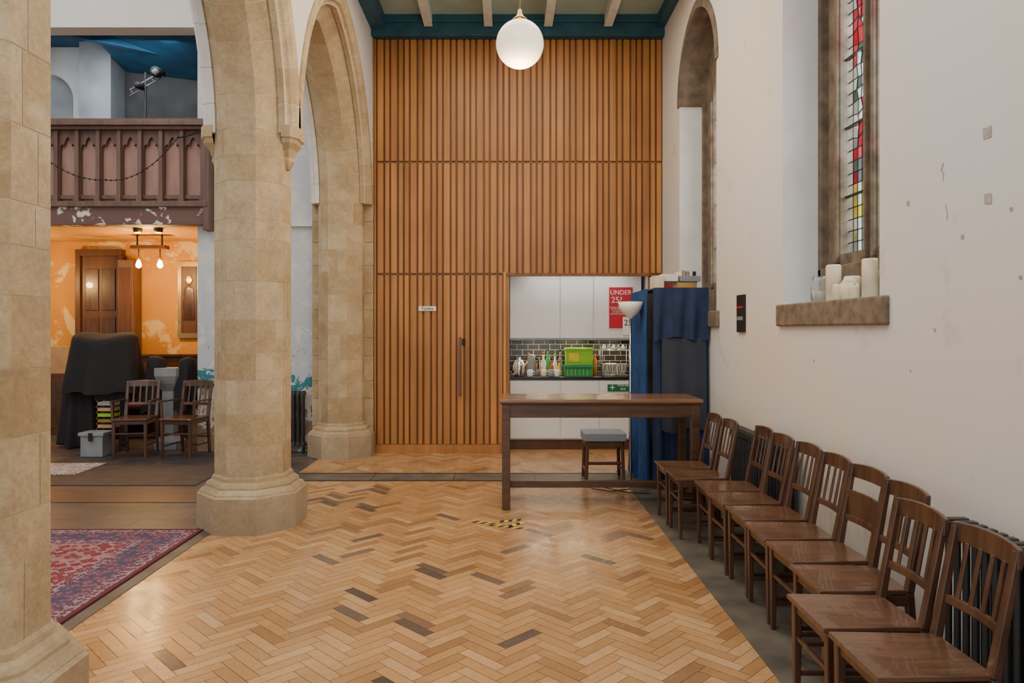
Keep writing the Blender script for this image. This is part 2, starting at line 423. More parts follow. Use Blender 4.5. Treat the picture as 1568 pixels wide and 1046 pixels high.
# ------------------------------------------------------------------ right wall with windows
WINS = [(6.73, 8.16), (3.79, 5.12), (.85, 2.18)]
SZ = 4.08
def win_outline(y0, y1, zb, ins=0.):
    return [(y0 + ins, zb)] + parch(y0 + ins, y1 - ins, SZ, .80 - ins * .8) + [(y1 - ins, zb)]
def rw_mat(c, n):
    if abs(n.x) > .7: return 0
    if n.z < -.02 and c.z > SZ - .05 and c.z < 5.2: return 2
    if abs(n.y) > .5 and c.z > SZ: return 2
    for a, e in WINS:
        if a - .05 < c.y < e + .05 and 1.6 < c.z < 5: return 1
    return 0
WR = plate('wall_right', [(-3, -.1), (YB + .9, -.1), (YB + .9, 7.6), (-3, 7.6)], [win_outline(a, e, 1.73) for a, e in WINS], XR + .225, .45, YZ, [M_wall, M_reveal, M_archstone], rw_mat)
for i, (a, e) in enumerate(WINS):
    W = empty('window_%d' % (i + 1))
    mid = (a + e) / 2
    sb = MB(); sb.box(XR - .03, XR + .33, a - .10, e + .06, 1.575, 1.728, M_sill)
    sb.build('sill', .012, W)
    hb = MB(); oo = parch(a, e, SZ, .80, 14, .07); ii = parch(a, e, SZ, .80, 14, -.02)
    for k in range(len(oo) - 1):
        v = [(XR - .012, *ii[k]), (XR - .012, *ii[k + 1]), (XR - .012, *oo[k + 1]), (XR - .012, *oo[k]), (XR + .3, *ii[k]), (XR + .3, *ii[k + 1]), (XR + .02, *oo[k + 1]), (XR + .02, *oo[k])]
        hb.add(v, [(0, 1, 2, 3), (0, 4, 5, 1), (3, 2, 6, 7)], M_archstone)
    hb.build('head_stones', 0, W)
    l1 = (mid - .425, mid - .065); l2 = (mid + .065, mid + .425)
    holes = [[(p, 2.06)] + parch(p, q, 4.05, .34, 8) + [(q, 2.06)] for p, q in (l1, l2)]
    holes.append([(mid, 4.32), (mid + .1, 4.47), (mid, 4.66), (mid - .1, 4.47)])
    plate('tracery', [(a - .02, 1.70)] + parch(a - .02, e + .02, SZ, .82) + [(e + .02, 1.70)], holes, XR + .36, .12, YZ, [M_archstone], None, W)
    cb = MB()
    for p, q in (l1, l2):
        for yy in (p - .02, q + .02):
            cb.box(XR + .27, XR + .31, yy - .015, yy + .015, 2.0, 4.05, M_archstone)
    cb.box(XR + .25, XR + .31, a, e, 1.73, 1.98, M_archstone)
    cb.box(XR + .25, XR + .31, e - .05, e, 1.73, 4.1, M_archstone); cb.box(XR + .25, XR + .31, a, a + .05, 1.73, 4.1, M_archstone)
    cb.build('mouldings', .008, W)
    gb = MB()
    random.seed(11 + i)
    WH = [(.88, .94, .90), (.80, .90, .86), (.95, .97, .95)]
    RD = [(.75, .03, .06), (.55, .02, .05), (.80, .10, .14)]
    for p, q in (l1, l2):
        cols = [p, p + .06, p + .12, p + .18, p + .24, p + .30, q]
        rows = [2.06 + .0775 * k for k in range(31)]
        P = [[(XR + .36, y + (random.uniform(-.018, .018) if 1 < ci < 5 and r0 > 9 else 0), z + (random.uniform(-.022, .022) if 1 < ci < 5 and r0 > 9 else 0)) for ci, y in enumerate(cols)] for r0, z in enumerate(rows)]
        for r in range(30):
            for c in range(6):
                if c in (0, 5): colr = random.choice(WH)
                elif r < 3: colr = random.choice([(.9, .85, .45)] + WH)
                elif r < 6: colr = random.choice([(.95, .80, .10), (.90, .78, .15), WH[0]]) if 1 < c < 5 else WH[0]
                elif r < 8: colr = random.choice([(.12, .16, .16), (.2, .22, .2), RD[1]])
                elif 1 < c < 5:
                    wv = math.sin(r * .55 + c * 1.1)
                    colr = random.choice(RD) if wv > .15 else random.choice(WH + [(.10, .18, .12), (.45, .55, .5)])
                else: colr = random.choice(WH + [WH[0], (.12, .2, .15)])
                gb.add([P[r][c], P[r][c + 1], P[r + 1][c + 1], P[r + 1][c]], [(0, 1, 2, 3)], M_glass, False, colr)
                gb.bar(P[r][c], P[r][c + 1], .006, .006, M_ink, (1, 0, 0))
                gb.bar(P[r][c], P[r + 1][c], .006, .006, M_ink, (1, 0, 0))
        for r in range(5, 30, 6): gb.bar((XR + .34, p, rows[r]), (XR + .34, q, rows[r]), .014, .014, M_ink, (1, 0, 0))
    gb.add([(XR + .37, mid - .12, 4.3), (XR + .37, mid + .12, 4.3), (XR + .37, mid + .12, 4.7), (XR + .37, mid - .12, 4.7)], [(0, 1, 2, 3)], M_glass, False, (.6, .3, .3))
    gb.build('leaded_glass', 0, W)
    L = bpy.data.lights.new('daylight', 'AREA'); L.shape = 'RECTANGLE'; L.size = 1.6; L.size_y = 3.0; L.energy = 210; L.color = (.88, .94, 1)
    lo = bpy.data.objects.new('window_daylight', L); COL.objects.link(lo); lo.location = (XR + 1.0, mid, 3.3); lo.rotation_euler = (0, math.radians(80), 0)
def patches(b):
    rnd = random.Random(2)
    for y, z, s in ((2.94, 2.355, .026), (2.935, 2.085, .024), (3.52, 2.17, .012), (3.1, 1.95, .01), (2.75, 1.75, .008), (3.3, 1.55, .008), (4.6, 1.35, .01), (3.5, 1.35, .006), (2.8, 2.02, .009)):
        sq = [(1, 1), (0, 1.05), (-1, 1), (-1.08, 0), (-1, -1), (0, -1.05), (1, -.95), (1.05, 0)]
        ring = [(XR - .002, y + s * p * rnd.uniform(.8, 1.0), z + s * q * rnd.uniform(.8, 1.0)) for p, q in sq]
        b.add(ring, [tuple(range(8))], M_pgrey)
    pts = [(3.235, 2.30), (3.25, 2.27), (3.232, 2.25), (3.238, 2.22)]
    for p, q in zip(pts, pts[1:]): b.bar((XR - .001, *p), (XR - .001, *q), .005, .003, M_pgrey, (1, 0, 0))
    pts = [(3.22, 2.11), (3.205, 2.07), (3.21, 2.04)]
    for p, q in zip(pts, pts[1:]): b.bar((XR - .001, *p), (XR - .001, *q), .004, .003, M_pgrey, (1, 0, 0))
ps = simple('plaster_scars', patches); ps.parent = WR
def sign(b):
    b.box(XR - .02, XR, 5.90, 6.08, 1.53, 1.84, M_ink)
    b.box(XR - .023, XR - .02, 5.92, 6.06, 1.63, 1.66, M_greyp); b.box(XR - .023, XR - .02, 5.92, 6.06, 1.73, 1.745, M_red)
simple('wall_notice', sign)

# ------------------------------------------------------------------ back wall + slatted panelling
def backwall(b):
    b.box(-2.42, .0, YB + .05, YB + .2, 0, CE + .1, M_wall)
    b.box(.0, 1.84, YB + .05, YB + .2, 2.27, CE + .1, M_wall)
    b.box(1.84, XR, YB + .05, YB + .2, 0, CE + .1, M_wall)
    b.box(-2.42, XR, YB + .05, YB + .2, CE + .1, 7.6, M_wall)
simple('wall_back', backwall)
random.seed(3)
def slats():
    b = MB(); x0, x1 = -1.632, 1.954
    rows = [(.11, 2.235), (2.262, 3.645), (3.672, 5.20)]
    b.box(x0, .04, YB, YB + .049, 0, 5.2, M_board); b.box(.04, 1.80, YB, YB + .049, 2.25, 5.2, M_board); b.box(1.80, x1, YB, YB + .049, 0, 5.2, M_board)
    pat = [(.074, .024), (.050, .024), (.074, .024), (.050, .024), (.050, .024)]
    xs = []; x = x0 + .012; k = 0
    while x < x1 - .03:
        w, g = pat[k % 5]; xs.append((x, min(x + w, x1))); x += w + g; k += 1
    for ri, (z0, z1) in enumerate(rows):
        for (xa, xb) in xs:
            if ri == 0 and xb > -.03 and xa < 1.8: continue
            w = random.uniform(.86, 1.14)
            b.box(xa, xb, YB - .034, YB + .001, z0, z1, M_slat, (w, w * random.uniform(.95, 1.05), w * random.uniform(.88, 1.08)))
    b.box(x0, -.03, YB - .035, YB, 0, .105, M_slat, 1.0)
    for z in (2.24, 3.65): b.box(x0, x1, YB - .012, YB, z, z + .018, M_slat, .6)
    b.box(-.035, .0, YB - .06, YB + .045, 0, 2.28, M_slat, (1.35, 1.5, 1.7)); b.box(.0, .04, YB - .03, YB + .045, 0, 2.226, M_slat, 1.0)
    b.box(.0, 1.80, YB - .045, YB + .045, 2.226, 2.262, M_board)
    b.box(x0 - .03, x0, YB - .05, YB + .045, 0, 5.2, M_slat, .8)
    b.box(-.452, -.444, YB - .0345, YB - .03, 0, 2.235, M_ink)
    return b.build('slatted_wood_panelling', .004)
slats()
def handle(b):
    x = -.575
    b.bar((x, YB - .10, .72), (x, YB - .10, 1.46), .032, .03, M_brownpaint)
    for z in (.80, 1.38): b.tube([(x, YB - .10, z), (x, YB - .037, z)], .01, M_chrome)
    b.box(x + .02, x + .06, YB - .05, YB - .036, 1.36, 1.44, M_ink)
simple('door_pull_handle', handle, .004)
def text(body, size, mat, loc, parent, rot=(math.pi / 2, 0, 0), name='lettering'):
    cu = bpy.data.curves.new(name, 'FONT'); cu.body = body; cu.size = size; cu.align_x = 'CENTER'; cu.align_y = 'CENTER'; cu.extrude = .0008
    o = bpy.data.objects.new(name + '_c', cu); COL.objects.link(o)
    dg = bpy.context.evaluated_depsgraph_get(); dg.update()
    me = bpy.data.meshes.new_from_object(o.evaluated_get(dg)); bpy.data.objects.remove(o)
    me.materials.clear(); me.materials.append(mat)
    ob = bpy.data.objects.new(name, me); ob.location = loc; ob.rotation_euler = rot; COL.objects.link(ob); ob.parent = parent
e = empty('toilets_sign')
boxobj('plate', -1.10, -.88, YB - .048, YB - .036, 1.785, 1.845, M_paper, .002, e)
text('Toilets', .055, M_ink, (-.99, YB - .0495, 1.815), e)

# ------------------------------------------------------------------ kitchen recess
def recess(b):
    b.box(-.02, .0, YB + .2, 9.95, 0, 2.4, M_white); b.box(1.84, 1.88, YB + .2, 9.95, 0, 2.4, M_white)
    b.box(.0, 1.84, 9.9, 9.95, 0, 2.4, M_white); b.box(.0, 1.84, YB + .2, 9.9, 2.32, 2.36, M_white)
simple('wall_kitchen_recess', recess)
boxobj('floor_kitchen_recess', 0, 1.84, 9.07, 9.9, -.05, 0, wood('recess_floor_wood', (.36, .17, .07), (.5, .28, .12), (.2, 1, 1), 10, .3))
def lowcab(b):
    b.box(.05, 1.79, 9.30, 9.85, .13, .90, M_white)
    for x0, x1 in ((.05, .70), (.712, 1.20), (1.212, 1.79)): b.box(x0 + .003, x1 - .003, 9.28, 9.30, .15, .885, M_white)
    b.box(.05, 1.79, 9.32, 9.85, .001, .13, M_door)
    b.box(.045, 1.80, 9.28, 9.88, .90, .94, M_blackgloss)
simple('kitchen_base_cabinet', lowcab, .003)
def upcab(b):
    b.box(.05, 1.79, 9.52, 9.88, 1.44, 2.29, M_white)
    for x0, x1 in ((.05, .71), (.722, 1.15), (1.162, 1.79)): b.box(x0 + .002, x1 - .002, 9.50, 9.52, 1.44, 2.28, M_white)
    b.box(.05, 1.79, 9.48, 9.50, 1.41, 1.44, M_greyp)
simple('kitchen_wall_cabinet', upcab, .003)
boxobj('kitchen_splashback', .045, 1.80, 9.882, 9.899, .942, 1.43, M_tile)
for x in (.45, .92, 1.40):
    L = bpy.data.lights.new('undercab', 'AREA'); L.size = .35; L.size_y = .05; L.shape = 'RECTANGLE'; L.energy = 4.5; L.color = (1, .76, .48)
    lo = bpy.data.objects.new('under_cabinet_light', L); COL.objects.link(lo); lo.location = (x, 9.7, 1.40)
L = bpy.data.lights.new('kitchen', 'AREA'); L.size = 1.3; L.size_y = .12; L.shape = 'RECTANGLE'; L.energy = 5; L.color = (1, .95, .88)
lo = bpy.data.objects.new('kitchen_fill_light', L); COL.objects.link(lo); lo.location = (.92, 9.29, 2.30)  # added fill to brighten the cabinets; no ceiling fitting here
e = empty('age_check_poster')
boxobj('sheet', 1.36, 1.67, 9.485, 9.499, 1.57, 2.11, M_red, 0, e)
boxobj('edge', 1.35, 1.68, 9.49, 9.4995, 1.56, 2.12, M_paper, 0, e)
boxobj('white_block', 1.54, 1.68, 9.482, 9.486, 1.48, 1.72, M_paper, 0, e)
text('UNDER', .085, M_paper, (1.515, 9.483, 2.04), e); text('25?', .11, M_paper, (1.46, 9.483, 1.94), e)
text('PLEASE BE PREPARED\nTO SHOW PROOF\nOF AGE WHEN\nBUYING ALCOHOL', .028, M_paper, (1.50, 9.483, 1.80), e); text('25', .11, M_ink, (1.61, 9.481, 1.64), e)
e = empty('first_aid_sign')
boxobj('plate', 1.31, 1.62, 9.266, 9.279, .755, .845, M_green, 0, e); text('First aid\nbox', .045, M_paper, (1.51, 9.265, .812), e); text('+', .13, M_paper, (1.37, 9.265, .80), e)
CT = .94
def kettle(b):
    x = .17
    b.lathe((x, 9.45, CT), [(.075, 0), (.085, .02), (.078, .14), (.055, .21), (.02, .22), (.018, .25)], M_chrome, 18)
    b.tube([(x - .06, 9.42, 1.14), (x - .10, 9.42, 1.12), (x - .105, 9.42, 1.04), (x - .07, 9.42, .98)], .010, M_ink)
    b.tube([(x + .06, 9.45, 1.07), (x + .11, 9.45, 1.13)], [.022, .01], M_chrome)
simple('kettle', kettle)
def jug(b):
    b.lathe((.34, 9.62, CT), [(.055, 0), (.06, .01), (.055, .2), (.048, .27), (.03, .28)], M_greyp, 18)
    b.tube([(.39, 9.6, 1.18), (.43, 9.6, 1.16), (.43, 9.6, 1.03), (.395, 9.6, 1.0)], .01, M_ink)
simple('coffee_jug', jug)
def bottle(x, y, r, h, m, capm):
    b = MB(); b.lathe((x, y, CT), [(r * .9, 0), (r, .01), (r, h * .62), (r * .42, h * .78), (r * .42, h), (r * .3, h + .01)], m, 14)
    b.lathe((x, y, CT + h), [(r * .5, 0), (r * .5, .025)], capm, 10); b.build('kitchen_bottle')
for x, y, r, h, m, c in ((.30, 9.74, .03, .27, M_amber, M_red), (.44, 9.72, .032, .24, M_card, M_ink), (.50, 9.62, .033, .28, M_paper, M_red), (.56, 9.70, .028, .33, M_grn, M_ink), (.60, 9.52, .03, .21, M_amber, M_ink), (.655, 9.62, .03, .26, M_paper, M_lime), (.70, 9.50, .026, .18, M_yellow, M_red), (.73, 9.7, .03, .32, M_jar, M_ink), (1.20, 9.7, .03, .30, M_amber, M_ink)):
    bottle(x, y, r, h, m, c)
def mug(x, y, m):
    b = MB(); b.lathe((x, y, CT), [(.034, 0), (.038, .01), (.038, .09), (.034, .092), (.033, .01)], m, 16)
    b.tube([(x + .036, y, 1.01), (x + .06, y, 1.0), (x + .06, y, .97), (x + .036, y, .96)], .006, m, 6); b.build('mug')
for x, y, m in ((.31, 9.36, M_paper), (.41, 9.42, M_jar), (.49, 9.38, M_wax), (.58, 9.36, M_greyp), (.66, 9.38, M_paper)): mug(x, y, m)
def crate(b):
    b.box(.76, 1.12, 9.32, 9.35, CT, 1.09, M_grn); b.box(.76, 1.12, 9.55, 9.58, CT, 1.09, M_grn); b.box(.76, .79, 9.35, 9.55, CT, 1.09, M_grn)
    b.box(1.09, 1.12, 9.35, 9.55, CT, 1.09, M_grn); b.box(.79, 1.09, 9.35, 9.55, .945, 1.05, M_lime); b.box(.75, 1.13, 9.30, 9.32, 1.06, 1.10, M_grn)
    for i in range(6): b.box(.79 + i * .052, .80 + i * .052, 9.315, 9.32, .96, 1.04, M_lime)
simple('green_crate', crate, .004)
def tub(b):
    b.box(.80, 1.16, 9.62, 9.80, CT, 1.30, M_lime); b.box(.79, 1.17, 9.61, 9.81, 1.27, 1.305, M_lime)
    b.box(.84, .98, 9.612, 9.62, 1.12, 1.24, M_yellow)
simple('lime_storage_tub', tub, .01)
def rack(b):
    for i in range(8):
        x = 1.27 + i * .04
        b.tube([(x, 9.34, .96), (x, 9.34, 1.1), (x, 9.55, 1.1), (x, 9.55, .96)], .004, M_chrome, 5)
    for y in (9.34, 9.55):
        for z in (.96, 1.1, 1.28): b.tube([(1.25, y, z), (1.60, y, z)], .005, M_chrome, 5)
    for x in (1.25, 1.60):
        for y in (9.34, 9.55): b.tube([(x, y, CT), (x, y, 1.34)], .005, M_chrome, 5)
    for i in range(5):
        b.lathe((1.29 + i * .062, 9.42, .965), [(.02, 0), (.026, .01), (.028, .12), (.026, .125)], M_jar, 12)
        b.lathe((1.29 + i * .062, 9.45, 1.285), [(.028, 0), (.03, .03), (.012, .07)], M_jar if i % 2 else M_paper, 12)
simple('dish_rack', rack)

# ------------------------------------------------------------------ aisle ceiling
boxobj('ceiling', -1.68, XR, -3, YB + .05, CE, CE + .08, M_ceil)
def joists(b):
    for i in range(-1, 3): 
        x = -.22 + i * .74
        b.box(x - .045, x + .045, -3, YB - .19, CE - .14, CE, M_joist)
        b.box(x - .052, x + .052, -3, YB - .19, CE - .155, CE - .14, M_joist)
simple('trim_ceiling_joists', joists, .004)
def plates(b):
    b.box(-1.68, XR, YB - .15, YB + .05, 5.205, CE, M_teal); b.box(-1.66, XR, YB - .19, YB - .15, 5.36, CE, M_teal)
    b.box(-1.68, -1.50, -3, YB - .15, 5.28, CE, M_teal); b.box(XR - .10, XR, -3, YB - .15, 5.30, CE, M_teal)
simple('trim_teal_wall_plates', plates, .006)
boxobj('ceiling_nave', -8.6, XR + .4, -3, YB + 2.4, 7.55, 7.65, M_wallL)

# ------------------------------------------------------------------ arcade columns
Z0 = 3.10
def octv(r, z, cx, cy):
    R = r / math.cos(math.pi / 8)
    return [(cx + R * math.cos(math.pi / 8 + k * math.pi / 4), cy + R * math.sin(math.pi / 8 + k * math.pi / 4), z) for k in range(8)]
def column(name, cy, seed, full=True):
    random.seed(seed)
    b = MB(); cx = XA; r = .27
    def ring(r0, z0, r1, z1, mat, cols=.5, cap=False):
        v = octv(r0, z0, cx, cy) + octv(r1, z1, cx, cy)
        f = [(k, (k + 1) % 8, 8 + (k + 1) % 8, 8 + k) for k in range(8)]
        if cap: f += [tuple(range(8))[::-1], tuple(range(8, 16))]
        b.add(v, f, mat, False, cols if not isinstance(cols, list) else cols + ([.5, .5] if cap else []))
    ring(r - .002, 0, r - .002, Z0, M_mortar, .5, True)
    z = .40
    while z < Z0 - .02:
        h = random.choice([random.uniform(.15, .22), random.uniform(.24, .34), random.uniform(.28, .40)]); z1 = min(Z0, z + h)
        if Z0 - z1 < .12: z1 = Z0
        g0 = random.uniform(.001, .0026); g1 = random.uniform(.001, .0026)
        v0, v1 = octv(r, z + g0, cx, cy), octv(r, z1 - g1, cx, cy)
        start = random.randint(0, 1); tone = random.random()
        for k in range(8):
            if (k + start) % 2 == 0: tone = max(0, min(1, random.gauss(.5, .22)))
            a0, a1, c1, c0 = [Vector(p) for p in (v0[k], v0[(k + 1) % 8], v1[(k + 1) % 8], v1[k])]
            if (k + start) % 2 == 0 and random.random() < .8:
                t = random.uniform(.25, .75)
                m0 = a0.lerp(a1, t); m1 = c0.lerp(c1, t + random.uniform(-.01, .01)); e = (a1 - a0).normalized() * .002
                b.add([a0, m0 - e, m1 - e, c0], [(0, 1, 2, 3)], M_stone, False, tone)
                tone = max(0, min(1, random.gauss(.5, .22)))
                b.add([m0 + e, a1, c1, m1 + e], [(0, 1, 2, 3)], M_stone, False, tone)
            else:
                b.add([a0, a1, c1, c0], [(0, 1, 2, 3)], M_stone, False, tone)
        z = z1
    prof = [(.39, 0), (.39, .27), (.375, .285), (.375, .29), (.355, .315), (.33, .325), (.33, .34), (.318, .36), (.29, .375), (.285, .40), (.27, .415)]
    for (r0, z0), (r1, z1) in zip(prof, prof[1:]):
        cols = [max(0, min(1, random.gauss(.38, .15))) for _ in range(8)]
        ring(r0, z0, r1, z1, M_stone, cols)
    if full:
        for sgn in (1, -1):
            x = cx + sgn * r
            sec = [(2.84, .02, .03), (2.87, .04, .05), (2.90, .055, .06), (2.93, .05, .055), (2.99, .07, .09), (3.03, .10, .13), (3.06, .105, .14), (3.07, .12, .155), (3.16, .12, .155)]
            for (za, da, wa), (zb, db, wb) in zip(sec, sec[1:]):
                def q(zz, d, w): return [(x, cy - w, zz), (x + sgn * d * .6, cy - w, zz), (x + sgn * d, cy - w * .5, zz), (x + sgn * d, cy + w * .5, zz), (x + sgn * d * .6, cy + w, zz), (x, cy + w, zz)]
                v = q(za, da, wa) + q(zb, db, wb)
                b.add(v, [(i, i + 1, 7 + i, 6 + i) for i in range(5)] + [(5, 4, 3, 2, 1, 0), (6, 7, 8, 9, 10, 11)], M_stone, False, .45)
    o = b.build(name)
    if not full:
        bm = bmesh.new(); bm.from_mesh(o.data)
        bmesh.ops.bisect_plane(bm, geom=bm.verts[:] + bm.edges[:] + bm.faces[:], plane_co=(0, 8.998, 0), plane_no=(0, 1, 0), clear_outer=True)
        bm.to_mesh(o.data); bm.free()
    return o
colY = [-.45, 2.68, 5.80]
for i, y in enumerate(colY): column('stone_column', y, 20 + i)
column('stone_respond', 8.95, 31, False)
def pil(b):
    random.seed(77); z = 0
    while z < 5.4:
        h = random.uniform(.2, .38); b.box(-2.43, -1.667, 9.0, YB + .049, z + .0015, min(5.4, z + h) - .0015, M_stone, random.gauss(.5, .2)); z += h
simple('trim_respond_pilaster', pil, .003)

def voussoirs(b, ya, yb, rise, prof, nv, gap=.0014, seed=0, mat=None):
    mat = mat or M_stone
    random.seed(seed)
    a = (yb - ya) / 2; R = (rise * rise + a * a) / (2 * a); mid = (ya + yb) / 2
    def pt(side, t, d, x):
        r = R + d; cx = ya + R; th = math.acos((mid - cx) / r)
        g = math.pi - (math.pi - th) * t
        y = cx + r * math.cos(g); z = Z0 + r * math.sin(g)
        return (x, y if side == 0 else 2 * mid - y, z)
    n = len(prof)
    for side in (0, 1):
        cd = sum(p[0] for p in prof) / n; cx_ = sum(p[1] for p in prof) / n
        sh = lambda v, c: v + (.0035 if v < c - .004 else (-.0035 if v > c + .004 else 0))
        core = [(sh(d, cd), sh(x, cx_)) for d, x in prof]
        cuts = [0]
        for k in range(nv): cuts.append(cuts[-1] + random.uniform(.7, 1.3))
        cuts = [c / cuts[-1] for c in cuts]
        for which in (0, 1):
            P = core if which == 0 else prof
            segs = [(0, 1)] if which == 0 else [(cuts[k] + gap, cuts[k + 1] - gap) for k in range(nv)]
            for (t0, t1) in segs:
                ns = 48 if which == 0 else 5
                v = []; f = []
                for s in range(ns + 1):
                    t = t0 + (t1 - t0) * s / ns
                    v += [pt(side, t, d, x) for d, x in P]
                for s in range(ns):
                    for k in range(n):
                        f.append((s * n + k, s * n + (k + 1) % n, (s + 1) * n + (k + 1) % n, (s + 1) * n + k))
                f += [tuple(range(n)), tuple(ns * n + k for k in range(n))]
                b.add(v, f, M_mortar if which == 0 else mat, False, max(0, min(1, random.gauss(.5, .2))))
spans = [(-.18, 2.41), (2.95, 5.53), (6.07, 8.68)]
RISE = 1.62
poly = [(-3, Z0), (-.45, Z0)]
for ya, yb in spans: poly += parch(ya, yb, Z0, RISE, 14, .27)
poly += [(9.0, Z0), (YB + .05, Z0), (YB + .05, 7.55), (-3, 7.55)]
WA = plate('wall_arcade', poly, [], XA, .72, YZ, [M_wall])
for i, (ya, yb) in enumerate(spans):
    b = MB()
    inner = [(0, XA - .112), (0, XA + .112), (.158, XA + .27), (.24, XA + .27), (.24, XA - .27), (.158, XA - .27)]
    voussoirs(b, ya, yb, RISE, inner, 7, seed=40 + i)
    for sg in (1, -1):
        o = [(.12, XA + sg * .25), (.12, XA + sg * .30), (.15, XA + sg * .32), (.16, XA + sg * .345), (.20, XA + sg * .375), (.30, XA + sg * .375), (.30, XA + sg * .25)]
        voussoirs(b, ya, yb, RISE, o, 8, seed=50 + i, mat=M_stone if sg > 0 else M_limed)
    ob = b.build('stone_arch'); ob.parent = WA
    bm = bmesh.new(); bm.from_mesh(ob.data); bmesh.ops.recalc_face_normals(bm, faces=bm.faces); bm.to_mesh(ob.data); bm.free()

# ------------------------------------------------------------------ nave shell on the left
boxobj('wall_nave_back', -3.93, -2.42, 9.15, 9.5, 0, 7.55, M_peel)
boxobj('wall_nave_left', -8.6, -8.5, -3, 11.4, 0, 7.6, M_wallL)
boxobj('wall_gallery_head', -8.5, -3.93, 9.15, 9.4, 5.4, 7.55, M_wallL)
boxobj('trim_ledge', -2.95, -2.42, 9.10, 9.16, 2.86, 2.90, M_wallL)
def under(b):
    b.box(-8.5, -3.93, 11.3, 11.4, 0, 3.0, M_orange); b.box(-3.93, -3.75, 9.5, 11.4, 0, 3.0, M_orange)
simple('wall_vestibule', under)
def galroom(b):
    b.box(-8.5, -3.7, 11.3, 11.4, 3.1, 6.2, M_dgrey)
    b.box(-8.5, -6.02, 11.28, 11.3, 3.1, 6.2, M_bgrey)
    b.box(-6.48, -6.0, 10.9, 11.3, 3.1, 6.1, M_bgrey)
    b.box(-3.93, -3.75, 9.4, 11.3, 3.1, 6.2, M_dgrey)
simple('wall_gallery_back', galroom)
plate('trim_gallery_arch', [(-7.6, 3.15), (-7.6, 6.1), (-6.48, 6.1), (-6.48, 3.15)][::-1], [[(-7.35, 3.6)] + parch(-7.35, -6.7, 5.1, .4) + [(-6.7, 3.6)]], 11.2, .16, XZ, [M_reveal])
def gc(b):
    b.box(-8.5, -3.75, 9.4, 11.4, 5.92, 6.2, M_bluec)
    b.add([(-5.95, 11.28, 5.6), (-3.93, 11.28, 5.35), (-3.93, 9.4, 5.6), (-5.95, 9.4, 5.93)], [(0, 1, 2, 3)], M_bluec)
    b.bar((-6.9, 9.6, 5.75), (-4.2, 11.1, 5.6), .10, .12, M_bluec)
simple('ceiling_gallery', gc)
boxobj('floor_gallery', -8.5, -3.93, 9.22, 11.3, 2.93, 3.12, M_orange)
def gallery():
    E = empty('gallery_balcony')
    b = MB()
    b.box(-8.5, -3.74, 9.02, 9.22, 2.87, 3.13, M_beam)
    b.box(-8.5, -3.74, 8.98, 9.02, 3.09, 3.16, M_brownpaint)
    b.box(-8.5, -3.74, 9.12, 9.15, 3.13, 4.06, M_panel)
    b.box(-8.5, -3.74, 8.99, 9.20, 4.06, 4.10, M_brownpaint); b.box(-8.5, -3.74, 8.94, 9.24, 4.10, 4.16, M_brownpaint); b.box(-8.5, -3.74, 8.97, 9.22, 4.16, 4.19, M_brownpaint)
    x = -3.82
    while x > -8.4:
        b.box(x - .026, x + .026, 9.03, 9.12, 3.13, 4.06, M_brownpaint)
        b.box(x - .036, x + .036, 9.01, 9.12, 3.13, 3.23, M_brownpaint)
        x -= .264
    b.box(-3.80, -3.72, 8.99, 9.2, 2.8, 4.19, M_brownpaint)
    b.build('frame', .006, E)
    x = -3.82; k = 0
    while x > -8.3:
        xa, xb = x - .264 + .02, x - .02; m = (xa + xb) / 2
        zt = 4.06
        hole = [(xa + .012, 3.25), (xa + .012, 3.82), (xa + .02, 3.87), (xa + .05, 3.895), (xa + .062, 3.87), (xa + .07, 3.91), (m - .03, 3.95), (m, 3.985)]
        hole = hole + [(2 * m - p, q) for p, q in reversed(hole[:-1])]
        plate('tracery_%d' % k, [(xa, 3.2), (xa, zt), (xb, zt), (xb, 3.2)], [hole], 9.09, .035, XZ, [M_brownpaint], None, E)
        x -= .264; k += 1
    g = MB()
    for (x0, z0, x1, z1, sag) in ((-5.95, 3.85, -5.0, 3.42, .12), (-5.0, 3.42, -4.1, 3.95, .16), (-4.1, 3.95, -3.8, 4.05, .02)):
        pts = [(x0 + (x1 - x0) * i / 14, 8.975, z0 + (z1 - z0) * i / 14 - sag * 4 * (i / 14) * (1 - i / 14)) for i in range(15)]
        g.tube(pts, .005, M_ink, 5)
        for p in pts: g.lathe((p[0], p[1], p[2] - .012), [(.004, 0), (.012, .008), (.012, .016), (.004, .024)], M_ink, 6)
    g.build('fairy_light_garland', 0, E)
gallery()
def stand(b):
    x = -5.12; y = 10.2
    b.tube([(x, y, 3.12), (x, y, 5.2)], .016, M_ink); b.tube([(x - .22, y, 4.95), (x + .25, y, 5.22)], .014, M_greyp)
    b.tube([(x - .22, y, 4.87), (x + .25, y, 5.14)], .010, M_greyp)
    for i in range(5): b.tube([(x - .22 + i * .1, y, 4.95 + i * .057), (x - .17 + i * .1, y, 4.90 + i * .057)], .006, M_greyp, 5)
    b.tube([(x + .20, y - .12, 5.17), (x + .18, y + .1, 5.22)], [.075, .06], M_ink, 16)
    b.lathe((x + .203, y - .125, 5.165), [(.001, -.055), (.055, 0), (.001, .055)], M_greyp, 12)
    b.tube([(x - .05, y - .12, 4.98), (x - .07, y + .1, 5.02)], [.05, .045], M_ink, 16)
    for a in (0, 2.1, 4.2): b.tube([(x, y, 3.5), (x + .35 * math.cos(a), y + .35 * math.sin(a), 3.125)], .012, M_ink, 6)
simple('stage_light_stand', stand)

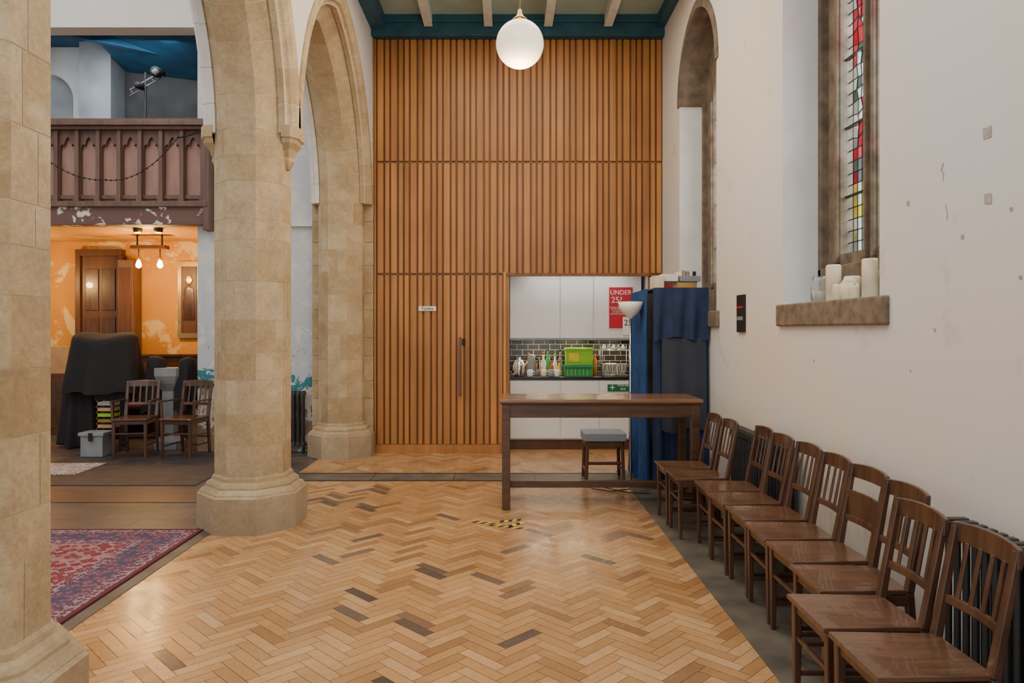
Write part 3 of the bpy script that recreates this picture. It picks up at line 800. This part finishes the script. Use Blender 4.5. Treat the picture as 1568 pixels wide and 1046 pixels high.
# vestibule fittings
def vdoor(b):
    b.box(-6.62, -6.03, 11.2, 11.298, 0, 2.70, M_door)
    b.box(-6.70, -6.62, 11.16, 11.298, 0, 2.70, M_door); b.box(-6.70, -5.98, 11.16, 11.298, 2.70, 2.80, M_door); b.box(-6.03, -5.96, 11.16, 11.298, 0, 2.70, M_door)
    for z0, z1 in ((.2, 1.0), (1.1, 1.75), (1.85, 2.5)):
        for x in (-6.55, -6.29): b.box(x, x + .2, 11.185, 11.2, z0, z1, M_chair)
simple('door_1', vdoor, .006)
def screen(b):
    b.box(-5.95, -5.72, 11.0, 11.28, 0, 2.62, M_brownpaint); b.box(-5.93, -5.74, 10.985, 11.0, .15, 1.2, M_door); b.box(-5.93, -5.74, 10.985, 11.0, 1.3, 2.5, M_door)
simple('wooden_screen', screen, .006)
def painting(b):
    b.box(-5.14, -4.78, 11.24, 11.298, 1.42, 2.62, M_brass); b.box(-5.08, -4.84, 11.225, 11.245, 1.5, 2.54, M_door)
    b.lathe((-4.96, 11.22, 2.25), [(.001, 0), (.05, .02), (.06, .08), (.04, .14), (.001, .16)], M_brass, 12, sy=.1)
    b.lathe((-4.96, 11.22, 1.7), [(.1, 0), (.09, .3), (.07, .48), (.02, .55)], M_chair, 12, sy=.06)
simple('framed_painting', painting, .006)
def pew(b):
    b.box(-5.6, -4.2, 10.6, 10.65, 0, 1.15, M_door); b.box(-5.6, -4.2, 10.2, 10.6, .42, .46, M_chair)
    for x in (-5.6, -4.25): b.box(x, x + .05, 10.15, 10.65, 0, .95, M_door)
    for i in range(5): b.box(-5.5 + i * .26, -5.3 + i * .26, 10.59, 10.6, .55, 1.05, M_chair)
    b.box(-5.62, -4.18, 10.57, 10.68, 1.15, 1.19, M_chair)
simple('church_pew', pew, .006)
def chand(b):
    b.box(-5.42, -4.92, 10.35, 10.5, 2.72, 2.77, M_door); b.tube([(-5.35, 10.42, 2.77), (-5.35, 10.42, 2.93)], .012, M_ink); b.tube([(-4.99, 10.42, 2.77), (-4.99, 10.42, 2.93)], .012, M_ink)
    for x in (-5.33, -5.02):
        b.tube([(x, 10.42, 2.72), (x, 10.42, 2.60)], .008, M_ink); b.lathe((x, 10.42, 2.56), [(.02, 0), (.025, .02), (.02, .05)], M_brass, 10)
        b.lathe((x, 10.42, 2.44), [(.005, 0), (.035, .02), (.042, .05), (.03, .09), (.018, .12)], M_bulb, 12)
simple('hanging_lamp_fitting', chand)
def spots(b):
    for x in (-5.0, -4.72): b.lathe((x, 9.75, 2.87), [(.05, 0), (.06, .03), (.06, .06)], M_ink, 14); b.lathe((x, 9.75, 2.865), [(.03, 0), (.045, .006)], M_bulb, 14)
simple('ceiling_spotlights', spots)
for x, y, z, e_ in ((-5.33, 10.3, 2.36, 28), (-5.02, 10.3, 2.36, 28), (-7.0, 10.3, 2.3, 38), (-4.86, 9.75, 2.75, 10)):
    L = bpy.data.lights.new('bulb', 'POINT'); L.energy = e_; L.color = (1, .60, .22); L.shadow_soft_size = .05
    o = bpy.data.objects.new('vestibule_bulb_light', L); COL.objects.link(o); o.location = (x, y, z)

def drape(b, cx, cy, w, d, h, z0, mat, folds=9, amp=.05, e=3., seed=0, lump=.0, n=96, topf=.9):
    rnd = random.Random(seed); ph = [rnd.uniform(0, 6.28) for _ in range(6)]
    v = []; f = []; lv = 24
    for i in range(lv + 1):
        t = i / lv
        for k in range(n):
            a = 2 * math.pi * k / n; c, s = math.cos(a), math.sin(a)
            r = (abs(c) ** e + abs(s) ** e) ** (-1 / e)
            if t < .35:
                q = t / .35; sc = math.sin(q * math.pi / 2) * topf; z = h - .16 * (1 - math.sqrt(max(0, 1 - q * q * .96)))
            else:
                q = (t - .35) / .65; sc = topf + (1 - topf) * q; zz0 = h - .16 * .8; z = zz0 - (zz0 - z0) * q
                fo = amp * (.15 + q) * (math.sin(folds * a + ph[0] + q * .8) + .6 * math.sin(folds * 1.7 * a + ph[1]) * math.sin(a * 2 + ph[2]))
                sc += fo / max(w, d) * 2
                if q > .9: z += .03 * math.sin(5 * a + ph[3]) * (q - .9) * 10
            x = c * r * w / 2 * sc; y = s * r * d / 2 * sc
            zl = lump * (math.sin(x * 7 + ph[4]) + math.cos(y * 8 + ph[5])) * (1 - t * .9)
            v.append((cx + x, cy + y, max(z0, z + zl)))
    for i in range(lv):
        for k in range(n): f.append((i * n + k, i * n + (k + 1) % n, (i + 1) * n + (k + 1) % n, (i + 1) * n + k))
    f.append(tuple(range(n)))
    b.add(v, f, mat, True)
def piano(b):
    drape(b, -5.30, 9.5, .95, .6, 1.50, .72, M_black, 6, .05, 2.3, 5, .035, topf=.86)
    drape(b, -5.62, 9.62, .55, .5, 1.2, .02, M_black, 7, .05, 2.2, 1, .02, topf=.8)
    b.box(-5.6, -5.0, 9.45, 9.75, .62, .82, M_ink)
    for x in (-5.55, -5.1): b.box(x, x + .06, 9.5, 9.56, 0, .65, M_ink)
simple('cloth_covered_piano', piano)
def cupboard():
    E = empty('curtained_cupboard')
    b = MB()
    b.box(1.46, 1.955, 7.06, 7.85, .05, 1.93, M_door); b.box(1.43, 1.96, 7.0, 7.87, 1.93, 1.955, M_blued)
    for x in (1.48, 1.88):
        for y in (7.08, 7.78): b.box(x, x + .05, y, y + .05, .003, .05, M_door)
    b.build('carcass', .008, E)
    b = MB()
    def curtain(p0, p1, zt, zb, nrm, folds, amp, mat, seed, hem=0, flare=0):
        n = 90; m = 18; v = []; f = []
        p0 = Vector(p0); p1 = Vector(p1); nv = Vector(nrm)
        for j in range(m + 1):
            q = j / m
            for i in range(n + 1):
                t = i / n
                o = amp * (.25 + 1.0 * q) * (math.sin(t * folds * 6.283 + .9 * math.sin(q * 3 + seed)) + .5 * math.sin(t * folds * 10 + seed + q))
                p = p0.lerp(p1, t) + nv * (o + amp * 1.6 + flare * q)
                zz = zb + hem * math.sin(t * 7 + seed)
                v.append((p.x, p.y, zt + (zz - zt) * q))
        for j in range(m):
            for i in range(n): f.append((j * (n + 1) + i, j * (n + 1) + i + 1, (j + 1) * (n + 1) + i + 1, (j + 1) * (n + 1) + i))
        b.add(v, f, mat, True)
    curtain((1.42, 7.88, 0), (1.42, 6.99, 0), 1.95, .03, (-1, 0, 0), 8, .026, M_blue, 1, flare=.02)
    curtain((1.42, 6.99, 0), (1.96, 6.99, 0), 1.95, .05, (0, -1, 0), 3.5, .018, M_blued, 2)
    curtain((1.50, 6.945, 0), (1.93, 6.945, 0), 1.47, .58, (0, -1, 0), 1.5, .014, M_navy, 3, hem=.03)
    curtain((1.42, 6.93, 0), (1.95, 6.93, 0), 1.955, 1.46, (0, -1, 0), 3.0, .014, M_blued, 5, hem=.02)
    b.build('curtains', 0, E)
cupboard()
def boxes(b):
    b.box(1.56, 1.90, 7.15, 7.5, 1.957, 2.03, M_card); b.box(1.54, 1.70, 7.1, 7.4, 2.03, 2.10, M_paper); b.box(1.72, 1.93, 7.12, 7.42, 2.03, 2.085, M_greyp)
    b.box(1.46, 1.55, 7.05, 7.3, 1.957, 2.08, M_wax); b.box(1.57, 1.66, 7.145, 7.15, 1.97, 2.01, M_red); b.box(1.70, 1.88, 7.148, 7.15, 1.965, 2.02, M_brass)
    for i in range(5): b.box(1.72 + i * .035, 1.748 + i * .035, 7.14, 7.3, 2.085, 2.13 + .01 * (i % 2), (M_paper, M_card, M_grey, M_wax, M_ink)[i])
simple('stacked_boxes', boxes, .004)

def flamp(b):
    x, y = 1.25, 7.22
    b.lathe((x, y, .003), [(.13, 0), (.13, .015), (.03, .03), (.012, .05)], M_chrome, 24)
    b.tube([(x, y, .03), (x, y, 1.68)], .011, M_chrome, 10)
    b.lathe((x, y, 1.66), [(.02, 0), (.03, .02), (.075, .05), (.11, .10), (.125, .17), (.12, .17), (.10, .10), (.02, .05)], M_opal, 28)
simple('floor_lamp', flamp)
def cable(b):
    b.tube([(1.2, 6.95, .012), (1.0, 6.85, .010), (.85, 6.95, .010), (.8, 7.1, .010), (.95, 7.02, .012), (1.15, 6.8, .010), (1.35, 6.75, .012)], .005, M_ink, 6)
simple('power_cable', cable)

def pend(b):
    c = (.105, 5.5, 3.735); R = .182
    pr = [(R * math.sin(math.pi * i / 24) + .0005, -R * math.cos(math.pi * i / 24)) for i in range(23)]
    b.lathe(c, pr, M_globe, 36)
    b.lathe((c[0], c[1], c[2] + R * .97), [(.055, -.01), (.055, .015), (.035, .03), (.02, .05), (.012, .09)], M_brass, 20)
    b.tube([(c[0], c[1], c[2] + R + .07), (c[0], c[1], CE - .02)], .005, M_brass, 6)
    b.lathe((c[0], c[1], CE - .05), [(.02, 0), (.05, .03), (.05, .05)], M_brass, 16)
simple('globe_pendant_light', pend)
L = bpy.data.lights.new('globe', 'POINT'); L.energy = 60; L.color = (1, .74, .44); L.shadow_soft_size = .18
o = bpy.data.objects.new('globe_light', L); COL.objects.link(o); o.location = (.105, 5.5, 3.35)

# ------------------------------------------------------------------ table, stool
def table(b):
    x0, x1, y0, y1, h = -.06, 1.69, 6.15, 6.73, .952
    b.box(x0, x1, y0, y1, h - .03, h, M_tabtop); b.box(x0 + .012, x1 - .012, y0 + .012, y1 - .012, h - .045, h - .03, M_table)
    a = .035
    b.box(x0 + a + .03, x1 - a - .03, y0 + a, y0 + a + .025, h - .16, h - .045, M_table); b.box(x0 + a + .03, x1 - a - .03, y1 - a - .025, y1 - a, h - .16, h - .045, M_table)
    for x in (x0 + a, x1 - a - .025): b.box(x, x + .025, y0 + a + .03, y1 - a - .03, h - .16, h - .045, M_table)
    for x in (x0 + a - .01, x1 - a - .06):
        for y in (y0 + a - .01, y1 - a - .06): b.box(x, x + .07, y, y + .07, 0.003, h - .045, M_table)
        b.box(x + .015, x + .055, y0 + .09, y1 - .09, .14, .21, M_table)
    b.box(x0 + .08, x1 - .08, (y0 + y1) / 2 - .03, (y0 + y1) / 2 + .03, .14, .20, M_table)
simple('wooden_table', table, .005)
def stool(b):
    x, y = 1.0, 7.42; w = .19; d = .15
    for i in (-1, 1):
        for j in (-1, 1): b.bar((x + i * (w), y + j * (d), 0.007), (x + i * (w - .015), y + j * (d - .01), .42), .034, .034, M_door)
        b.bar((x + i * w, y - d, .12), (x + i * w, y + d, .12), .02, .03, M_door); b.bar((x - w, y + i * d, .20 if i < 0 else .14), (x + w, y + i * d, .20 if i < 0 else .14), .02, .03, M_door)
        b.bar((x - w, y + i * d, .39), (x + w, y + i * d, .39), .02, .06, M_door); b.bar((x + i * w, y - d, .39), (x + i * w, y + d, .39), .02, .06, M_door)
    b.box(x - .215, x + .215, y - .175, y + .175, .42, .505, M_grey)
simple('padded_stool', stool, .014)

# ------------------------------------------------------------------ chairs
def chair(b, wide=False, arms=False):
    hw = .165
    n = 6; v = []; f = []
    for z in (0, 1):
        for i in range(n + 1):
            for j in range(n + 1):
                t = i / n; s = j / n * 2 - 1
                x = -.005 + .385 * t; y = s * (.174 - .014 * t)
                zz = .452 - .008 * math.sin(math.pi * t) * (1 - s * s) if z else .432
                v.append((x, y, zz))
    m = (n + 1) * (n + 1)
    for i in range(n):
        for j in range(n):
            a = i * (n + 1) + j
            f.append((a, a + 1, a + n + 2, a + n + 1)); f.append((m + a, m + a + n + 1, m + a + n + 2, m + a + 1))
    for i in range(n):
        a = i * (n + 1); f.append((a, a + n + 1, m + a + n + 1, m + a)); a += n; f.append((a, m + a, m + a + n + 1, a + n + 1))
        a = i; f.append((a, m + a, m + a + 1, a + 1)); a = n * (n + 1) + i; f.append((a, a + 1, m + a + 1, m + a))
    b.add(v, f, M_seat)
    for s in (-1, 1):
        y = s * hw * .93
        b.bar((.03, y, 0), (.03, y, .43), .024, .024, M_chair, (0, 1, 0), .034, .034)
        b.bar((.415, y, 0), (.375, y, .44), .026, .024, M_chair, (0, 1, 0), .032, .036)
        b.bar((.375, y, .44), (.45, y * 1.02, .845), .032, .036, M_chair, (0, 1, 0), .020, .028)
        b.bar((.03, y, .405), (.375, y, .405), .018, .045, M_chair)
        b.bar((.03, y, .25), (.395, y, .25), .016, .018, M_chair); b.bar((.03, y, .13), (.405, y, .13), .016, .018, M_chair)
    b.bar((.03, -hw, .405), (.03, hw, .405), .018, .045, M_chair); b.bar((.03, -hw, .28), (.03, hw, .28), .016, .018, M_chair)
    b.bar((.375, -hw, .405), (.375, hw, .405), .018, .045, M_chair); b.bar((.395, -hw, .20), (.395, hw, .20), .016, .018, M_chair)
    def rail(zc, h, bow, th, over):
        k = 8; vv = []; ff = []
        for i in range(k + 1):
            s = i / k * 2 - 1; y = s * (hw + over); xo = bow * (1 - s * s)
            crown = .012 * (1 - s * s) if over > 0 else 0
            x = .375 + (zc - .44) * .185 + xo
            for dx, dz in ((-th / 2, -h / 2), (th / 2, -h / 2), (th / 2 + .004, h / 2 + crown), (-th / 2 + .004, h / 2 + crown)): vv.append((x + dx, y, zc + dz))
        for i in range(k):
            for q in range(4): ff.append((i * 4 + q, i * 4 + (q + 1) % 4, i * 4 + 4 + (q + 1) % 4, i * 4 + 4 + q))
        ff += [(3, 2, 1, 0), tuple(k * 4 + q for q in range(4))]
        b.add(vv, ff, M_chair)
    rail(.820, .065, .022, .018, .010)
    rail(.585, .032, .018, .016, -.012)
    if wide: rail(.66, .13, .018, .015, -.012)
    else:
        for i in range(4):
            y = (-.5 + i / 3) * .19
            bw = .02 * (1 - (y / hw) ** 2)
            b.bar((.375 + .145 * .185 + bw, y, .59), (.375 + .35 * .185 + bw, y, .795), .020, .010, M_chair, (1, 0, 0))
    if arms:
        for s in (-1, 1):
            b.bar((.04, s * .185, .645), (.41, s * .17, .64), .028, .02, M_chair); b.bar((.06, s * .175, .44), (.06, s * .185, .64), .024, .024, M_chair)
specs = [(1.175, 2.44, 0), (1.17, 2.815, 0), (1.325, 3.19, 0), (1.355, 3.565, 1), (1.36, 3.94, 0), (1.37, 4.315, 0), (1.36, 4.69, 0), (1.37, 5.065, 0), (1.26, 5.47, 0), (1.25, 5.85, 0)]
random.seed(9)
for x, y, wv in specs:
    b = MB(); chair(b, bool(wv)); b.build('wooden_chair', .004, None, (x, y, .002), (0, 0, math.radians(random.uniform(-1.2, 1.2))))
for x, y, r in ((-4.53, 8.62, 98), (-3.98, 8.62, 82)):
    b = MB(); chair(b, arms=True)
    o = b.build('wooden_armchair', .004, None, (x, y, .004), (0, 0, math.radians(r))); o.scale = (1.12, 1.18, 1.05)

# ------------------------------------------------------------------ radiators
def radiator(name, y0, y1, x0=1.835, h=.765):
    b = MB(); p = .058; n = int((y1 - y0) / p)
    for i in range(n):
        c = y0 + (i + .5) * p
        b.box(x0, x0 + .105, c - .024, c + .024, h - .06, h - .01, M_iron); b.box(x0 + .01, x0 + .095, c - .018, c + .018, h - .012, h, M_iron)
        b.box(x0, x0 + .105, c - .024, c + .024, .09, .14, M_iron)
        for xx in (x0 + .016, x0 + .052, x0 + .089): b.tube([(xx, c, .13), (xx, c, h - .05)], .0145, M_iron, 6, False)
    for c in (y0 + p / 2, y0 + (n - .5) * p):
        for xx in (x0 + .02, x0 + .085): b.tube([(xx, c, 0), (xx, c, .1)], [.018, .012], M_iron, 6)
    b.tube([(x0 + .05, y0 - .07, .115), (x0 + .05, y1 + .0, .115)], .014, M_iron)
    b.tube([(x0 + .05, y0 - .07, .115), (x0 + .05, y0 - .07, 0)], .014, M_iron)
    return b.build(name, .006)
radiator('cast_iron_radiator', 1.7, 3.08)
radiator('cast_iron_radiator', 4.75, 5.95)
o = radiator('cast_iron_radiator', -.3, .3, -.05, .78); o.rotation_euler = (0, 0, math.pi / 2); o.location = (-2.83, 9.06, 0)

# ------------------------------------------------------------------ sill objects
def candle(x, y, r, h):
    b = MB(); b.lathe((x, y, 1.728), [(r, 0), (r, h - .01), (r * .85, h), (r * .4, h - .012)], M_wax, 20); b.tube([(x, y, 1.728 + h - .02), (x + .003, y, 1.728 + h + .012)], .002, M_ink, 5); b.build('pillar_candle')
candle(2.06, 4.52, .045, .23); candle(2.12, 4.40, .05, .15); candle(2.06, 4.07, .042, .225); candle(2.15, 4.64, .035, .11); candle(2.04, 4.41, .035, .10)
candle(2.14, 4.20, .038, .17); candle(2.03, 4.19, .03, .08)
b = MB(); b.lathe((2.06, 4.72, 1.728), [(.05, 0), (.056, .01), (.056, .12), (.045, .14), (.045, .17), (.041, .17), (.041, .14), (.05, .12), (.05, .012), (.001, .01)], M_jar, 24)
b.lathe((2.06, 4.72, 1.742), [(.035, 0), (.035, .05)], M_wax, 16); b.build('glass_jar')
b = MB(); b.lathe((2.05, 4.29, 1.728), [(.03, 0), (.052, .03), (.052, .10), (.047, .10), (.042, .03), (.001, .02)], M_wax, 20); b.lathe((2.05, 4.29, 1.81), [(.038, 0), (.043, .03), (.02, .05)], M_wax, 16); b.build('candle_bowl')

# ------------------------------------------------------------------ rugs, tape
def rug(b):
    x0, x1, y0, y1 = -5.3, -2.34, 2.6, 5.55
    bands = [(0, M_rugdark), (.03, M_rugnavy), (.12, M_ruglav), (.30, M_rugnavy), (.38, M_rugred)]
    for i, (d, m) in enumerate(bands):
        d2 = bands[i + 1][0] if i + 1 < len(bands) else None
        z = .012
        o = [(x0 + d, y0 + d, z), (x1 - d, y0 + d, z), (x1 - d, y1 - d, z), (x0 + d, y1 - d, z)]
        if d2 is None: b.add(o, [(0, 1, 2, 3)], m)
        else:
            q = [(x0 + d2, y0 + d2, z), (x1 - d2, y0 + d2, z), (x1 - d2, y1 - d2, z), (x0 + d2, y1 - d2, z)]
            b.add(o + q, [(0, 1, 5, 4), (1, 2, 6, 5), (2, 3, 7, 6), (3, 0, 4, 7)], m)
    b.add([(x0, y0, 0), (x1, y0, 0), (x1, y1, 0), (x0, y1, 0), (x0, y0, .012), (x1, y0, .012), (x1, y1, .012), (x0, y1, .012)], [(0, 1, 5, 4), (1, 2, 6, 5), (2, 3, 7, 6), (3, 0, 4, 7)], M_rugdark)
simple('persian_rug', rug)
boxobj('floor_dark_slab', -5.3, -3.1, 7.15, 8.95, -.002, .004, M_carpet)
b = MB(); b.box(-.45, .45, -.33, .33, 0, .01, M_rugpale); b.build('pale_rug', 0, None, (-5.05, 7.95, .005), (0, 0, .05))
boxobj('floor_wood_band', -6.0, -2.45, 6.45, 7.0, -.002, .003, wood('worn_boards', (.085, .048, .035), (.16, .095, .065), (.15, 1, 1), 14, .35))
def tape(b):
    for (xa, ya, xb, yb) in ((-.26, 5.80, -.06, 5.72), (-.05, 5.80, .12, 5.86), (-.12, 5.70, .12, 5.60), (.02, 5.66, .14, 5.78)):
        p = Vector((xa, ya, .0015)); q = Vector((xb, yb, .0015)); L = (q - p).length; n = max(3, int(L / .035)); t = (q - p).normalized(); w = Vector((-t.y, t.x, 0)) * .025
        for i in range(n):
            a = p + t * (L * i / n); c = p + t * (L * (i + 1) / n); sk = t * .015
            b.add([a - w - sk, c - w - sk, c + w + sk, a + w + sk], [(0, 1, 2, 3)], M_yellow if i % 2 else M_ink)
simple('hazard_tape', tape)

# ------------------------------------------------------------------ nave clutter
def font_(b):
    b.lathe((-4.42, 9.45, 0), [(.2, 0), (.2, .1), (.11, .16), (.10, .75), (.16, .85), (.2, .95), (.2, 1.05), (.17, 1.05)], M_greyp, 8, False)
    drape(b, -4.62, 9.5, .30, .3, 1.22, .45, M_black, 5, .03, 2.2, 7, .02, 48, .75); drape(b, -4.19, 9.45, .27, .3, 1.18, .5, M_black, 5, .03, 2.2, 8, .02, 48, .75)
simple('draped_stone_font', font_)
def tub2(b):
    b.box(-5.17, -4.90, 8.72, 8.94, .006, .26, M_greyp); b.box(-5.19, -4.88, 8.70, 8.96, .26, .30, M_greyp); b.box(-5.06, -5.01, 8.69, 8.70, .2, .3, M_ink)
simple('plastic_storage_tub', tub2, .01)
def crate2(b):
    for k in range(5): b.box(-5.14, -4.92, 9.0, 9.18, .32 + k * .07, .36 + k * .07, (M_card, M_brass, M_lime, M_card, M_greyp)[k])
    for x in (-5.14, -4.94):
        for y in (9.0, 9.16): b.box(x, x + .02, y, y + .02, 0, .66, M_door)
simple('magazine_rack', crate2)
def shelf(b):
    b.box(-6.85, -6.05, 10.6, 10.9, 0, .9, M_door); b.box(-6.8, -6.5, 10.59, 10.6, .1, .8, M_chair); b.box(-6.4, -6.1, 10.59, 10.6, .1, .8, M_chair)
    b.box(-6.4, -6.1, 10.65, 10.85, .9, 1.15, M_yellow); b.box(-6.8, -6.5, 10.65, 10.85, .9, 1.3, M_card)
simple('wooden_cupboard', shelf, .005)
def cart(b):
    for i, (x, w, h, m) in enumerate(((-4.15, .32, .28, M_card), (-4.1, .26, .2, M_paper))):
        z = .0 if i == 0 else .28
        b.box(x - w / 2, x + w / 2, 9.75, 10.05, z, z + h, m)
simple('cardboard_box_stack', cart, .005)

# ------------------------------------------------------------------ lights, world, camera
def area(name, loc, rot, sx, sy, e, c):
    L = bpy.data.lights.new(name, 'AREA'); L.shape = 'RECTANGLE'; L.size = sx; L.size_y = sy; L.energy = e; L.color = c
    o = bpy.data.objects.new(name, L); COL.objects.link(o); o.location = loc; o.rotation_euler = rot
area('aisle_fill_light', (0, 2.0, 5.2), (0, 0, 0), 2.0, 3.0, 115, (1, .95, .88))  # invented soft fill for overall aisle brightness, not a real fixture
area('aisle_fill_light', (0.1, 6.6, 5.2), (0, 0, 0), 2.2, 2.5, 88, (1, .86, .68))  # second invented fill, warmer, over the far aisle; no lamp hangs there
area('nave_fill_light', (-5.3, 5.0, 7.3), (0, 0, 0), 3, 5, 240, (1, .95, .9))  # added overhead fill for the nave, without any fixture
area('gallery_fill_light', (-5.6, 9.9, 5.5), (math.radians(30), 0, 0), 2, .5, 24, (.9, .95, 1))  # added fill lighting the gallery interior; separate from the stage light stand
w = bpy.data.worlds.new('World'); S.world = w; w.use_nodes = True
nt = w.node_tree; bg = nt.nodes['Background']; bg.inputs[0].default_value = (.94, .97, 1, 1); bg.inputs[1].default_value = 1.5

cam = bpy.data.cameras.new('Camera'); co = bpy.data.objects.new('Camera', cam); COL.objects.link(co)
co.location = (0, 0, 1.55); co.rotation_euler = (math.pi / 2, 0, 0)
cam.sensor_width = 36; cam.lens = 1100 / 1568 * 36; cam.shift_x = 9 / 1568; cam.shift_y = -18 / 1568; cam.clip_start = .05
S.camera = co
